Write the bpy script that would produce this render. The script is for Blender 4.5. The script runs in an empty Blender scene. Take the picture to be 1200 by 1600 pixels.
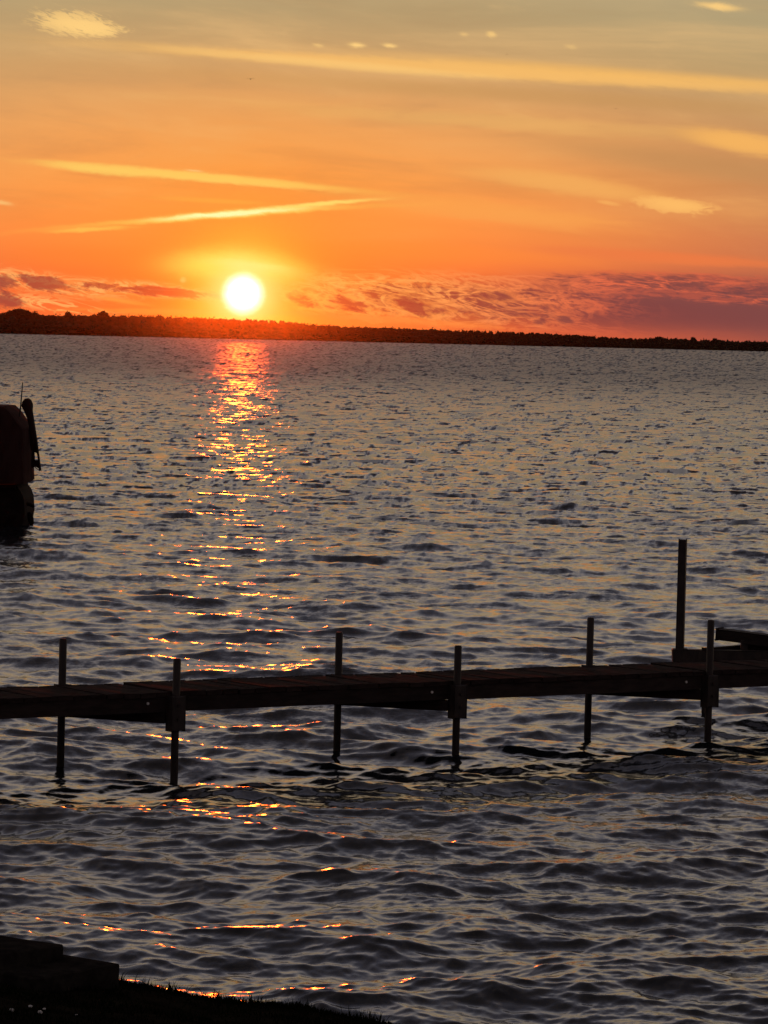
import bpy, bmesh, math, random
import numpy as np
from mathutils import Matrix, Vector, noise as mnoise

random.seed(7)
RNG = np.random.default_rng(11)
SC = bpy.context.scene
COL = SC.collection
R = math.radians

# ------------------------------------------------------------------ camera
CAM_H = 3.5            # eye height above the lake, metres
FOC = 6000.0           # focal length in pixels of a 1200 px wide frame
PITCH = math.atan((800 - 527.0) / FOC)
ROLL = R(1.40)
cam_d = bpy.data.cameras.new('camera')
cam_d.sensor_fit = 'HORIZONTAL'
cam_d.sensor_width = 36.0
cam_d.lens = 36.0 * FOC / 1200.0
cam_d.clip_start = 0.5
cam_d.clip_end = 60000
cam = bpy.data.objects.new('camera', cam_d)
COL.objects.link(cam)
cam.matrix_world = (Matrix.Translation((0, 0, CAM_H)) @ Matrix.Rotation(math.pi / 2 - PITCH, 4, 'X')
                    @ Matrix.Rotation(ROLL, 4, 'Z'))
SC.camera = cam
_M3 = cam.matrix_world.to_3x3()


def ray(x, y):
    """world direction that the photograph's pixel (x, y) looks along"""
    return (_M3 @ Vector((x - 600, 800 - y, -FOC))).normalized()


def at(x, y, Y):
    """point at ground distance Y seen at pixel (x, y)"""
    d = ray(x, y)
    return Vector((0, 0, CAM_H)) + d * (Y / d.y)


def on_z(x, y, z=0.0):
    d = ray(x, y)
    return Vector((0, 0, CAM_H)) + d * ((z - CAM_H) / d.z)


def azel(x, y):
    d = ray(x, y)
    return math.degrees(math.atan2(d.x, d.y)), math.degrees(math.asin(d.z))


SUN_AZ, SUN_EL = azel(380, 459)

# ------------------------------------------------------------------ colour management / render
SC.view_settings.view_transform = 'Standard'
SC.view_settings.look = 'None'
SC.view_settings.exposure = 0.0
SC.view_settings.gamma = 1.0
SC.view_settings.use_curve_mapping = False
SC.cycles.use_denoising = True
SC.cycles.max_bounces = 6
SC.cycles.use_adaptive_sampling = True
SC.cycles.adaptive_threshold = 0.012
SC.cycles.adaptive_min_samples = 56
SC.cycles.glossy_bounces = 4
SC.cycles.sample_clamp_direct = 40.0
SC.cycles.sample_clamp_indirect = 3.0

# ------------------------------------------------------------------ node helpers


def s2l(c):
    return tuple(((v / 255.0) / 12.92 if v / 255.0 <= 0.04045 else (((v / 255.0) + 0.055) / 1.055) ** 2.4) for v in c)


class X:
    """a float socket with arithmetic"""
    nt = None

    def __init__(self, s):
        self.s = s

    @staticmethod
    def m(op, *a, clamp=False):
        n = X.nt.nodes.new('ShaderNodeMath')
        n.operation = op
        n.use_clamp = clamp
        for i, v in enumerate(a):
            if isinstance(v, X):
                X.nt.links.new(v.s, n.inputs[i])
            else:
                n.inputs[i].default_value = float(v)
        return X(n.outputs[0])

    def __add__(s, o): return X.m('ADD', s, o)
    __radd__ = __add__
    def __sub__(s, o): return X.m('SUBTRACT', s, o)
    def __rsub__(s, o): return X.m('SUBTRACT', o, s)
    def __mul__(s, o): return X.m('MULTIPLY', s, o)
    __rmul__ = __mul__
    def __truediv__(s, o): return X.m('DIVIDE', s, o)
    def sq(s): return X.m('MULTIPLY', s, s)
    def abs(s): return X.m('ABSOLUTE', s)
    def pow(s, e): return X.m('POWER', s, e)
    def mx(s, o): return X.m('MAXIMUM', s, o)
    def mn(s, o): return X.m('MINIMUM', s, o)
    def sat(s): return X.m('ADD', s, 0.0, clamp=True)


def exp_neg(v):
    return X.m('EXPONENT', v * -1.0)


def sstep(v, a, b):
    n = X.nt.nodes.new('ShaderNodeMapRange')
    n.interpolation_type = 'SMOOTHSTEP'
    X.nt.links.new(v.s, n.inputs['Value'])
    n.inputs['From Min'].default_value = a
    n.inputs['From Max'].default_value = b
    return X(n.outputs['Result'])


def vec(x, y, z=0.0):
    n = X.nt.nodes.new('ShaderNodeCombineXYZ')
    for i, v in enumerate((x, y, z)):
        if isinstance(v, X):
            X.nt.links.new(v.s, n.inputs[i])
        else:
            n.inputs[i].default_value = v
    return n.outputs[0]


def fbm(vsock, scale=1.0, detail=5.0, rough=0.55, dist=0.0, color=False):
    n = X.nt.nodes.new('ShaderNodeTexNoise')
    X.nt.links.new(vsock, n.inputs['Vector'])
    n.inputs['Scale'].default_value = scale
    n.inputs['Detail'].default_value = detail
    n.inputs['Roughness'].default_value = rough
    n.inputs['Distortion'].default_value = dist
    return n.outputs['Color'] if color else X(n.outputs['Fac'])


def ramp(v, lo, hi, stops):
    n = X.nt.nodes.new('ShaderNodeValToRGB')
    X.nt.links.new(((v - lo) / (hi - lo)).s, n.inputs[0])
    cr = n.color_ramp
    while len(cr.elements) > 1:
        cr.elements.remove(cr.elements[-1])
    for i, (p, c) in enumerate(stops):
        e = cr.elements[0] if i == 0 else cr.elements.new((p - lo) / (hi - lo))
        e.position = (p - lo) / (hi - lo)
        e.color = (*s2l(c), 1)
    return n.outputs[0]


def mix(f, a, b, mode='MIX'):
    n = X.nt.nodes.new('ShaderNodeMix')
    n.data_type = 'RGBA'
    n.blend_type = mode
    n.clamp_factor = True
    n.clamp_result = False
    for s, v in ((n.inputs[0], f), (n.inputs[6], a), (n.inputs[7], b)):
        if isinstance(v, X):
            X.nt.links.new(v.s, s)
        elif isinstance(v, (tuple, list)):
            s.default_value = (*v[:3], 1)
        elif isinstance(v, (int, float)):
            s.default_value = v
        else:
            X.nt.links.new(v, s)
    return n.outputs[2]


# ------------------------------------------------------------------ sky
def build_world():
    w = bpy.data.worlds.new('World')
    SC.world = w
    w.use_nodes = True
    nt = w.node_tree
    X.nt = nt
    nt.nodes.clear()
    out = nt.nodes.new('ShaderNodeOutputWorld')
    bg = nt.nodes.new('ShaderNodeBackground')
    nt.links.new(bg.outputs[0], out.inputs[0])
    tc = nt.nodes.new('ShaderNodeTexCoord')
    sep = nt.nodes.new('ShaderNodeSeparateXYZ')
    nt.links.new(tc.outputs['Generated'], sep.inputs[0])
    dx, dy, dz = (X(sep.outputs[i]) for i in range(3))
    az = X.m('ARCTAN2', dx, dy) * (180 / math.pi)
    el = X.m('ARCSINE', X.m('MINIMUM', X.m('MAXIMUM', dz, -1), 1)) * (180 / math.pi)
    daz = az - SUN_AZ
    dsel = el - SUN_EL
    # clear-sky colour by elevation, towards the sun and a few degrees to its side
    toward = ramp(el, -2, 90, [(-2, (226, 92, 48)), (0.3, (238, 96, 50)), (0.8, (244, 106, 52)), (1.35, (248, 134, 62)),
                               (2.2, (242, 154, 78)), (3.2, (224, 158, 94)), (4.0, (194, 154, 104)), (4.8, (172, 152, 112)), (5.8, (182, 164, 126)),
                               (9, (194, 176, 158)), (14, (156, 155, 165)), (21, (78, 88, 114)), (34, (42, 53, 78)), (90, (26, 35, 58))])
    aside = ramp(el, -2, 90, [(-2, (116, 68, 64)), (0.3, (134, 76, 72)), (0.8, (148, 82, 74)), (1.4, (184, 108, 80)),
                              (2.2, (182, 128, 88)), (3.2, (184, 142, 98)), (4.1, (174, 152, 110)), (4.8, (168, 156, 120)), (5.8, (178, 166, 134)),
                              (9, (192, 177, 160)), (14, (155, 155, 165)), (21, (78, 88, 114)), (34, (42, 53, 78)), (90, (26, 35, 58))])
    away = ramp(el, -2, 90, [(-2, (74, 72, 84)), (2, (96, 88, 98)), (8, (96, 92, 104)), (20, (70, 74, 90)), (38, (48, 56, 80)), (90, (30, 38, 62))])
    base = mix(sstep(daz.abs(), 2.0, 10.0), toward, aside)
    base = mix(sstep(daz.abs(), 30.0, 120.0), base, away)
    # the real atmosphere beyond the sunset glow
    sky = nt.nodes.new('ShaderNodeTexSky')
    sky.sky_type = 'NISHITA'
    sky.sun_disc = False
    sky.sun_elevation = R(SUN_EL)
    sky.sun_rotation = R(SUN_AZ)
    skys = mix(1.0, sky.outputs[0], (0.006, 0.006, 0.006), 'MULTIPLY')
    base = mix(1.0, base, skys, 'ADD')

    # streaky high cirrus texture
    n1 = fbm(vec(az * 0.16, el * 1.1 + az * 0.05, 3.1), 1.0, 6, 0.6, 0.4)
    n2 = fbm(vec(az * 0.55, el * 2.6 + az * 0.16, 9.7), 1.0, 6, 0.62, 0.6)
    n3 = fbm(vec(az * 1.7, el * 5.5, 1.3), 1.0, 8, 0.62, 0.5)
    n4 = fbm(vec(az * 4.2, el * 11.0 + az * 1.2, 5.3), 1.0, 6, 0.6, 0.7)
    n5 = fbm(vec(az * 6.5 + el * 3.0, el * 22.0 + az * 5.0, 2.2), 1.0, 6, 0.6, 0.8)
    n6 = fbm(vec(az * 1.3 + el * 1.5, el * 13.0 + az * 0.5, 12.9), 1.0, 7, 0.66, 0.35)
    vis = sstep(el, 0.9, 2.2)
    lit = (sstep(n1, 0.48, 0.74) * 0.40 + sstep(n2, 0.5, 0.8) * 0.22) * vis
    base = mix(lit, base, mix(sstep(el, 1.0, 5.0), s2l((252, 176, 94)), s2l((234, 190, 128))))
    drk = (sstep(n1, 0.52, 0.30) * 0.42 + sstep(n2, 0.5, 0.2) * 0.18) * vis
    base = mix(drk, base, mix(sstep(el, 1.0, 5.0), s2l((214, 122, 58)), s2l((176, 146, 104))))

    PX = math.degrees(1 / FOC)
    dirv = vec(az, el, 0.0)
    wob = vec(az, el + (n4 - 0.5) * 0.06 + (n2 - 0.5) * 0.10, 0.0)

    def blob(cx, cy, rx, ry, ang=0.0, soft=1.0, bend=0.0, tex=None, lo=0.3, hi=0.7, src=None, fib=0.0):
        """soft lens-shaped patch of cloud, sized in photo pixels; ang > 0 rises to the right"""
        a0, e0 = azel(cx, cy)
        mp = nt.nodes.new('ShaderNodeMapping')
        mp.vector_type = 'TEXTURE'
        mp.inputs['Location'].default_value = (a0, e0, 0)
        mp.inputs['Rotation'].default_value = (0, 0, R(ang) - ROLL)
        mp.inputs['Scale'].default_value = (rx * PX, ry * PX, 1)
        nt.links.new(src or dirv, mp.inputs[0])
        if bend:
            sp_ = nt.nodes.new('ShaderNodeSeparateXYZ')
            nt.links.new(mp.outputs[0], sp_.inputs[0])
            u, v = X(sp_.outputs[0]), X(sp_.outputs[1])
            r = u.sq() + (v + u.sq() * bend).sq()
        else:
            dt = nt.nodes.new('ShaderNodeVectorMath')
            dt.operation = 'DOT_PRODUCT'
            nt.links.new(mp.outputs[0], dt.inputs[0])
            nt.links.new(mp.outputs[0], dt.inputs[1])
            r = X(dt.outputs['Value'])
        if soft != 1.0:
            r = r.pow(soft)
        m = X.m('POWER', 0.3, r)
        if fib:
            m = m * (sstep(n6 + m * 0.25, 0.30, 0.66) * fib + (1 - fib))
        if tex is not None:
            m = m * sstep(tex + (m - 0.5) * 0.5, lo, hi)
        return m

    c = base
    plain = base
    # broad veils
    c = mix(blob(780, 112, 620, 12, -1.0, 1.6, src=wob, fib=0.65) * 0.75, c, s2l((255, 194, 106)))
    c = mix(blob(820, 148, 560, 13, -0.8, 1.3) * 0.45, c, s2l((196, 146, 88)))
    c = mix(blob(1080, 255, 260, 22, -5.0, 1.3) * 0.5, c, s2l((190, 140, 88)))
    c = mix(blob(1000, 116, 420, 9, -1.8, 1.2) * 0.5, c, s2l((252, 190, 100)))
    c = mix(blob(520, 100, 300, 9, -2.2, 1.2, tex=n2, lo=.2, hi=.6) * 0.5, c, s2l((255, 206, 124)))
    c = mix(blob(760, 190, 520, 20, -1, tex=n2, fib=0.7) * 0.5, c, s2l((236, 180, 104)))
    c = mix(blob(890, 288, 170, 17, -5.5, 1.8, 0.25, tex=n2, lo=.0, hi=.45, src=wob, fib=0.6) * 0.9, c, s2l((244, 172, 92)))
    c = mix(blob(760, 330, 300, 24, -3.0, 1.2, tex=n2, fib=0.7) * 0.7, c, s2l((250, 164, 80)))
    c = mix(blob(1056, 322, 76, 15, -3, 1.5, tex=n4, lo=.36, hi=.6, src=wob) * 0.9, c, s2l((255, 190, 104)))
    c = mix(blob(950, 317, 22, 4, -6, 1.3, tex=n4, lo=.3, hi=.6) * 0.6, c, s2l((250, 180, 96)))
    c = mix(blob(1165, 224, 105, 18, -7, 1.8, tex=n2, lo=.0, hi=.4, src=wob, fib=0.6) * 0.9, c, s2l((248, 182, 96)))
    c = mix(blob(1030, 402, 230, 12, -1, 1.4, tex=n2, lo=.2, hi=.6, fib=0.7) * 0.85, c, s2l((238, 124, 68)))
    c = mix(blob(120, 400, 160, 26, 2, 1.0, tex=n2) * 0.4, c, s2l((246, 128, 52)))
    c = mix(blob(700, 395, 260, 20, -1, 1.2, tex=n2) * 0.35, c, s2l((255, 140, 58)))
    r2 = (daz.sq() + dsel.sq())
    c = mix(exp_neg(r2 / 4.5) * 0.60, c, s2l((255, 150, 36)))
    c = mix(exp_neg(r2 / 0.60) * 0.80, c, s2l((255, 184, 48)))
    # left wisp
    c = mix(blob(300, 276, 240, 8.5, -2.4, 1.7, 0.0, tex=n2, lo=.0, hi=.4, src=wob, fib=0.6) * 0.95, c, s2l((255, 204, 98)))
    c = mix(blob(150, 266, 90, 6, -4.0, 1.6, src=wob, fib=0.5) * 0.7, c, s2l((255, 206, 100)))
    c = mix(blob(400, 283, 190, 5, -2.2, 1.5) * 0.5, c, s2l((255, 196, 90)))
    c = mix(blob(340, 314, 110, 5, 0, 1.2, tex=n2) * 0.4, c, s2l((255, 178, 72)))
    # contrail
    c = mix(blob(325, 338, 275, 4.5, 6.9, 1.5, 0.6, src=wob) * 0.55, c, s2l((255, 196, 84)))
    c = mix(blob(360, 334, 140, 6.2, 7.2, 1.6, 0.2, src=wob, fib=0.35) * 1.0, c, s2l((255, 226, 110)))
    c = mix(blob(360, 334, 100, 4.0, 7.2, 1.6, src=wob) * 1.0, c, s2l((255, 250, 176)))
    c = mix(blob(500, 319, 95, 3.8, 8.2, 1.5, src=wob) * 0.9, c, s2l((255, 220, 110)))
    c = mix(blob(140, 359, 66, 3.4, 6.0, 1.4, src=wob) * 0.75, c, s2l((255, 196, 84)))
    # small cloudlets in the upper sky
    for cx, cy, rx, ry, k in ((118, 38, 82, 24, .95), (150, 44, 50, 13, .8), (558, 71, 13, 4, 1), (609, 72, 11, 3.5, .9), (497, 70, 9, 2.5, .5),
                              (768, 54, 8, 4, .7), (725, 54, 7, 3, .4), (892, 73, 10, 4, .3), (1122, 10, 36, 6, .9), (4, 316, 16, 4, .6),
                              (286, 437, 5, 5, .5), (303, 267, 14, 2, .6)):
        c = mix(blob(cx, cy, rx, ry, -4, 1.2, tex=n5, lo=.40 if rx > 40 else .05, hi=.64 if rx > 40 else .4, src=wob) * k, c, s2l((255, 208, 128)))
    # glow and halo round the sun
    c = mix(blob(372, 416, 106, 25, -2, 1.4, 0.22, src=wob) * 0.95, c, (1.0, 0.80, 0.12))
    c = mix(blob(390, 416, 54, 8, -4, 1.2, src=wob) * 0.7, c, s2l((255, 248, 160)))
    # low banks of cloud along the horizon: dark bodies, bright rims
    sunfar = sstep(daz.abs(), 0.3, 6.0)
    rimc = mix(sunfar, (1.12, 0.42, 0.07), s2l((214, 96, 68)))
    bodyc = mix(sunfar, s2l((198, 70, 36)), s2l((112, 66, 66)))
    tcum = (fbm(vec(az * 2.0, el * 4.4 + az * 0.9, 21.3), 1.0, 10, 0.66, 0.5) - 0.5) * 2.6 + 0.5
    tstr = (fbm(vec(az * 0.70, el * 6.0 + az * 0.15, 7.7), 1.0, 10, 0.64, 0.5) - 0.5) * 2.6 + 0.5
    tsm = (fbm(vec(az * 3.0, el * 7.0 + az * 0.7, 33.1), 1.0, 10, 0.66, 0.5) - 0.5) * 2.6 + 0.5

    t2 = (n4 - 0.5) * 2.0 + 0.5

    def bank(c, shape, t, k_body, k_rim, gain=1.1):
        d = t + (shape - 0.55) * gain + (n5 - 0.5) * 0.36
        d = d * sstep(shape, 0.01, 0.30)
        rim = sstep(d, 0.18, 0.46) * sstep(t2, 0.15, 0.65)
        body = sstep(d, 0.46, 0.90)
        c = mix(rim * k_rim, c, rimc)
        return mix(body * k_body, c, bodyc)

    def strands(ax, ay, sh, seed, w):
        f = fbm(vec(az * ax, el * ay + az * sh, seed), 1.0, 7, 0.58, 1.3)
        return sstep((f - 0.5).abs(), w, 0.0)

    st1 = strands(0.6, 3.8, 0.20, 51.0, 0.060)
    st2 = strands(1.5, 5.2, 0.75, 63.0, 0.070)
    fire = mix(sunfar, (1.15, 0.48, 0.10), s2l((236, 108, 72)))
    # dull veil under the right-hand bank, then its layers and the strands of light along them
    c = mix(blob(590, 478, 210, 38, -1.0, 1.8) * 0.55, c, s2l((255, 146, 58)))
    c = mix(blob(1190, 482, 440, 46, -0.4, 2.2, src=wob) * 0.95, c, s2l((126, 72, 70)))
    c = mix(blob(840, 484, 330, 36, -0.4, 1.8, src=wob) * 0.75, c, mix(sunfar, s2l((206, 74, 38)), s2l((128, 66, 64))))
    c = bank(c, blob(1060, 446, 330, 22, 0.6, 1.8, src=wob), tstr, 0.70, 0.45, 0.9)
    c = bank(c, blob(690, 468, 250, 32, -1.0, 1.8, src=wob), tcum, 0.80, 0.6, 0.8)
    c = mix(blob(700, 462, 270, 34, -1.0, 2.0) * (st1 * 0.45 + st2 * 0.75).sat() * 0.95, c, fire)
    c = mix(blob(930, 440, 280, 17, 1.6, 1.6, src=wob) * (st1 * 0.8 + st2 * 0.3).sat() * 0.85, c, fire)
    c = mix(blob(760, 500, 200, 14, -1.6, 1.6) * (st1 * 0.6 + st2 * 0.5).sat() * 0.8, c, fire)
    c = mix(blob(1160, 468, 120, 8, 0, 1.4) * st1 * 0.5, c, fire)
    for cx, cy, rx, ry, an in ((470, 467, 42, 18, -22), (548, 474, 58, 22, -18), (645, 477, 56, 21, -26), (690, 487, 26, 12, -14), (780, 461, 40, 13, -8), (884, 498, 24, 12, 0), (840, 504, 20, 9, 0)):
        c = bank(c, blob(cx, cy, rx, ry, an, 1.0, src=wob), tsm * 0.6 + tcum * 0.4, 0.85, 0.55, 0.95)
    # left-hand bank: a broken line of flat cloud with lit fringes
    fringe = (1.08, 0.52, 0.15)
    c = mix(blob(60, 440, 130, 15, -6.5, 1.6, src=wob) * (st2 * 0.9 + 0.15).sat() * 0.9, c, fringe)
    c = mix(blob(235, 453, 150, 11, -2.0, 1.6, src=wob) * (st2 * 0.8 + 0.2).sat() * 0.9, c, fringe)
    c = mix(blob(70, 473, 110, 11, -6, 1.5, src=wob) * st2 * 0.8, c, fringe)
    for cx, cy, rx, ry, an in ((2, 439, 34, 16, -8), (68, 443, 58, 14, -9), (176, 450, 60, 8, -5), (262, 457, 140, 10, -1.2),
                               (8, 468, 50, 17, -6)):
        c = bank(c, blob(cx, cy, rx * 1.15, ry * 1.2, an, 1.1, src=wob), tsm * 0.6 + tcum * 0.4, 0.85, 0.2, 1.05)
    c = mix(blob(300, 487, 240, 5, 2.0, 1.3, tex=tsm, lo=0, hi=.5) * 0.6, c, s2l((255, 150, 60)))
    c = mix(blob(620, 500, 190, 7, -1.4, 1.3, tex=tsm, lo=.1, hi=.7) * 0.75, c, s2l((255, 140, 62)))
    c = mix(blob(190, 470, 46, 3.5, -6, 1.3) * 0.7, c, s2l((255, 158, 64)))
    # the disc
    rr = X.m('SQRT', r2)
    edge = sstep(rr + (n4 - 0.5) * 0.05, 0.375, 0.12)
    c = mix(exp_neg(r2 / 0.40) * 0.80, c, s2l((255, 206, 70)))
    c = mix(exp_neg(r2 / 0.15), c, (1.12, 0.98, 0.34))
    c = mix(edge, c, (1.9, 1.75, 1.5))
    nt.links.new(c, bg.inputs['Color'])
    bg.inputs['Strength'].default_value = 1.0
    # clouds and glow are only worked out in the part of the sky where they stand
    bg2 = nt.nodes.new('ShaderNodeBackground')
    nt.links.new(plain, bg2.inputs['Color'])
    inside = X.m('LESS_THAN', az.abs(), 16.0) * X.m('LESS_THAN', el, 9.0) * X.m('GREATER_THAN', el, -3.0)
    ms = nt.nodes.new('ShaderNodeMixShader')
    nt.links.new(inside.s, ms.inputs[0])
    nt.links.new(bg2.outputs[0], ms.inputs[1])
    nt.links.new(bg.outputs[0], ms.inputs[2])
    nt.links.new(ms.outputs[0], out.inputs[0])
    w.cycles.sampling_method = 'NONE'


build_world()

# ------------------------------------------------------------------ sun
sun_d = bpy.data.lights.new('sun', 'SUN')
sun_d.energy = 0.42
sun_d.angle = R(0.53)
sun_d.color = (1.0, 0.085, 0.006)
sun = bpy.data.objects.new('sun', sun_d)
COL.objects.link(sun)
sd = ray(380, 459)
sun.rotation_euler = (-sd).to_track_quat('-Z', 'Y').to_euler()
sun.location = (-20, 300, 30)


# ------------------------------------------------------------------ object helpers
def tag(o, label=None, cat=None, group=None, kind=None):
    for k, v in (('label', label), ('category', cat), ('group', group), ('kind', kind)):
        if v:
            o[k] = v
    return o


def empty(name, loc, label, cat, group=None):
    o = bpy.data.objects.new(name, None)
    COL.objects.link(o)
    o.location = loc
    return tag(o, label, cat, group)


def link(name, me, m=None, parent=None):
    o = bpy.data.objects.new(name, me)
    COL.objects.link(o)
    if m is not None and not me.materials:
        me.materials.append(m)
    if parent is not None:
        o.parent = parent
        p, q = parent, Vector((0, 0, 0))
        while p is not None:          # parents are only translated, never turned
            q += p.location
            p = p.parent
        o.location = -q
    return o


def from_bm(name, bm, m, parent=None, smooth=False):
    me = bpy.data.meshes.new(name)
    bm.normal_update()
    bm.to_mesh(me)
    bm.free()
    if smooth:
        for p in me.polygons:
            p.use_smooth = True
    return link(name, me, m, parent)


def frame_from(d, up=Vector((0, 0, 1))):
    d = d.normalized()
    if abs(d.dot(up)) > 0.999:
        up = Vector((0, 1, 0))
    s = d.cross(up).normalized()
    return d, s, s.cross(d).normalized()


def bm_bar(bm, a, b, w, h, bev=0.004, up=Vector((0, 0, 1)), jit=0.0):
    """a sawn bar from a to b, w across and h tall"""
    a, b = Vector(a), Vector(b)
    d, s, u = frame_from(b - a, up)
    t = bmesh.new()
    ret = bmesh.ops.create_cube(t, size=1.0)
    L = (b - a).length
    for v in t.verts:
        c = v.co
        v.co = a + d * ((c.x + .5) * L) + s * (c.y * w) + u * (c.z * h)
        if jit:
            v.co += Vector((random.uniform(-jit, jit), random.uniform(-jit, jit), random.uniform(-jit, jit)))
    if bev:
        bmesh.ops.bevel(t, geom=t.edges[:], offset=bev, segments=1, affect='EDGES')
    me = bpy.data.meshes.new('t')
    t.to_mesh(me)
    t.free()
    bm.from_mesh(me)
    bpy.data.meshes.remove(me)
    return bm


def bm_tube(bm, pts, rad, seg=10, cap=True):
    pts = [Vector(p) for p in pts]
    rad = rad if isinstance(rad, (list, tuple)) else [rad] * len(pts)
    rings = []
    for i, p in enumerate(pts):
        d = (pts[min(i + 1, len(pts) - 1)] - pts[max(i - 1, 0)])
        d, s, u = frame_from(d, Vector((0, 1, 0)))
        rings.append([bm.verts.new(p + (s * math.cos(t) + u * math.sin(t)) * rad[i])
                      for t in (2 * math.pi * k / seg for k in range(seg))])
    for a, b in zip(rings, rings[1:]):
        for k in range(seg):
            bm.faces.new((a[k], a[(k + 1) % seg], b[(k + 1) % seg], b[k]))
    if cap:
        bm.faces.new(rings[0][::-1])
        bm.faces.new(rings[-1])
    bmesh.ops.recalc_face_normals(bm, faces=bm.faces[:])
    return bm


def bar(name, a, b, w, h, m, parent, bev=0.004, up=Vector((0, 0, 1)), jit=0.0):
    return from_bm(name, bm_bar(bmesh.new(), a, b, w, h, bev, up, jit), m, parent)


# ------------------------------------------------------------------ materials
def material(name, rough=0.7, spec=0.3):
    m = bpy.data.materials.new(name)
    m.use_nodes = True
    nt = m.node_tree
    X.nt = nt
    b = nt.nodes['Principled BSDF']
    b.inputs['Roughness'].default_value = rough
    b.inputs['Specular IOR Level'].default_value = spec
    return m, nt, b


def bump(nt, b, h, strength=0.4, dist=0.01):
    n = nt.nodes.new('ShaderNodeBump')
    n.inputs['Strength'].default_value = strength
    n.inputs['Distance'].default_value = dist
    nt.links.new(h.s, n.inputs['Height'])
    nt.links.new(n.outputs[0], b.inputs['Normal'])


def noisy(name, c1, c2, scale=(1, 1, 1), rough=0.8, spec=0.25, bstr=0.4, bdist=0.006, per_object=0.0, metal=0.0):
    m, nt, b = material(name, rough, spec)
    b.inputs['Metallic'].default_value = metal
    geo = nt.nodes.new('ShaderNodeNewGeometry')
    mp = nt.nodes.new('ShaderNodeMapping')
    mp.inputs['Scale'].default_value = scale
    nt.links.new(geo.outputs['Position'], mp.inputs[0])
    n = fbm(mp.outputs[0], 1.0, 6, 0.62, 0.3)
    col = mix(sstep(n, 0.3, 0.72), c1, c2)
    if per_object:
        oi = nt.nodes.new('ShaderNodeObjectInfo')
        k = X(oi.outputs['Random']) * per_object + (1 - per_object / 2)
        hsv = nt.nodes.new('ShaderNodeHueSaturation')
        nt.links.new(k.s, hsv.inputs['Value'])
        nt.links.new(col, hsv.inputs['Color'])
        col = hsv.outputs[0]
    nt.links.new(col, b.inputs['Base Color'])
    bump(nt, b, n, bstr, bdist)
    return m


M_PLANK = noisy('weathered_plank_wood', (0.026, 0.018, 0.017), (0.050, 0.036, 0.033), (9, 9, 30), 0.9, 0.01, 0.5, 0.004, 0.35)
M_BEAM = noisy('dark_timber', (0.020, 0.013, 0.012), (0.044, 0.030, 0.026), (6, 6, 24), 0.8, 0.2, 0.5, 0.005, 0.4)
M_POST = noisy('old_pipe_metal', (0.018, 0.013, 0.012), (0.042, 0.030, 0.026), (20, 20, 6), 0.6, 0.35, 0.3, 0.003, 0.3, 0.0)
M_REFL = noisy('reflector_plastic', (0.7, 0.66, 0.6), (0.85, 0.82, 0.78), (40, 40, 40), 0.3, 0.5, 0.1, 0.001)
M_CANVAS = noisy('dark_boat_canvas', (0.034, 0.014, 0.013), (0.055, 0.024, 0.022), (5, 5, 2), 0.95, 0.03, 0.5, 0.02)
M_HULL = noisy('dull_pontoon_metal', (0.011, 0.007, 0.006), (0.024, 0.015, 0.012), (4, 4, 4), 0.85, 0.05, 0.3, 0.01)
M_STONE = noisy('dark_stone_slab', (0.014, 0.012, 0.011), (0.035, 0.031, 0.027), (14, 14, 14), 0.95, 0.0, 0.3, 0.008)
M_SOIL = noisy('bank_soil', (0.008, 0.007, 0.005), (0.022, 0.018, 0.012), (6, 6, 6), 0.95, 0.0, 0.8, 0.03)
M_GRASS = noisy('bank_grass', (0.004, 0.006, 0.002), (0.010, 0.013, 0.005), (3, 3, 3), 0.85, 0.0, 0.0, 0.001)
M_PEBBLE = noisy('pale_pebble', (0.45, 0.44, 0.42), (0.7, 0.69, 0.66), (30, 30, 30), 0.8, 0.2, 0.3, 0.003)
M_FOLIAGE = noisy('far_foliage', (0.012, 0.015, 0.007), (0.030, 0.032, 0.015), (0.15, 0.15, 0.3), 0.85, 0.1, 0.0, 0.01)
M_TRUNK = noisy('far_bark', (0.04, 0.03, 0.022), (0.09, 0.07, 0.05), (1, 1, 1), 0.9, 0.1, 0.0, 0.01)
M_LAND = noisy('far_land_soil', (0.014, 0.014, 0.008), (0.034, 0.03, 0.018), (0.05, 0.05, 0.1), 0.95, 0.1, 0.0, 0.01)
M_BIRD = noisy('dark_feathers', (0.03, 0.026, 0.022), (0.07, 0.06, 0.05), (9, 9, 9), 0.8, 0.2, 0.0, 0.01)

# ------------------------------------------------------------------ the lake
WIND = R(-97)          # direction the waves run (towards the viewer, a little to the left)


def wave_tile(L, N, seed, lam_pk, lam_min, slope_rms, wind, spread=2.0):
    """height, its two slopes and the choppy sideways shift on an N x N tile L metres wide"""
    rng = np.random.default_rng(seed)
    k1 = 2 * np.pi * np.fft.fftfreq(N, L / N)
    kx, ky = np.meshgrid(k1, k1, indexing='ij')
    k = np.hypot(kx, ky)
    k[0, 0] = 1
    kp = 2 * np.pi / lam_pk
    S = k ** -3.9 * np.exp(-0.9 * (kp / k) ** 2.2) * np.exp(-(k * lam_min / (2 * np.pi)) ** 2)
    th = np.arctan2(ky, kx) - wind
    D = np.abs(np.cos(th / 2)) ** (2 * spread) + 0.03
    amp = np.sqrt(S * D)
    amp[0, 0] = 0
    ph = rng.normal(size=(N, N)) + 1j * rng.normal(size=(N, N))
    H = amp * ph
    h = np.fft.ifft2(H).real
    sx = np.fft.ifft2(1j * kx * H).real
    sy = np.fft.ifft2(1j * ky * H).real
    cx = np.fft.ifft2(1j * kx / k * H).real
    cy = np.fft.ifft2(1j * ky / k * H).real
    g = slope_rms / math.sqrt((sx ** 2 + sy ** 2).mean())
    return [a * g for a in (h, sx, sy, cx, cy)]


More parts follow.
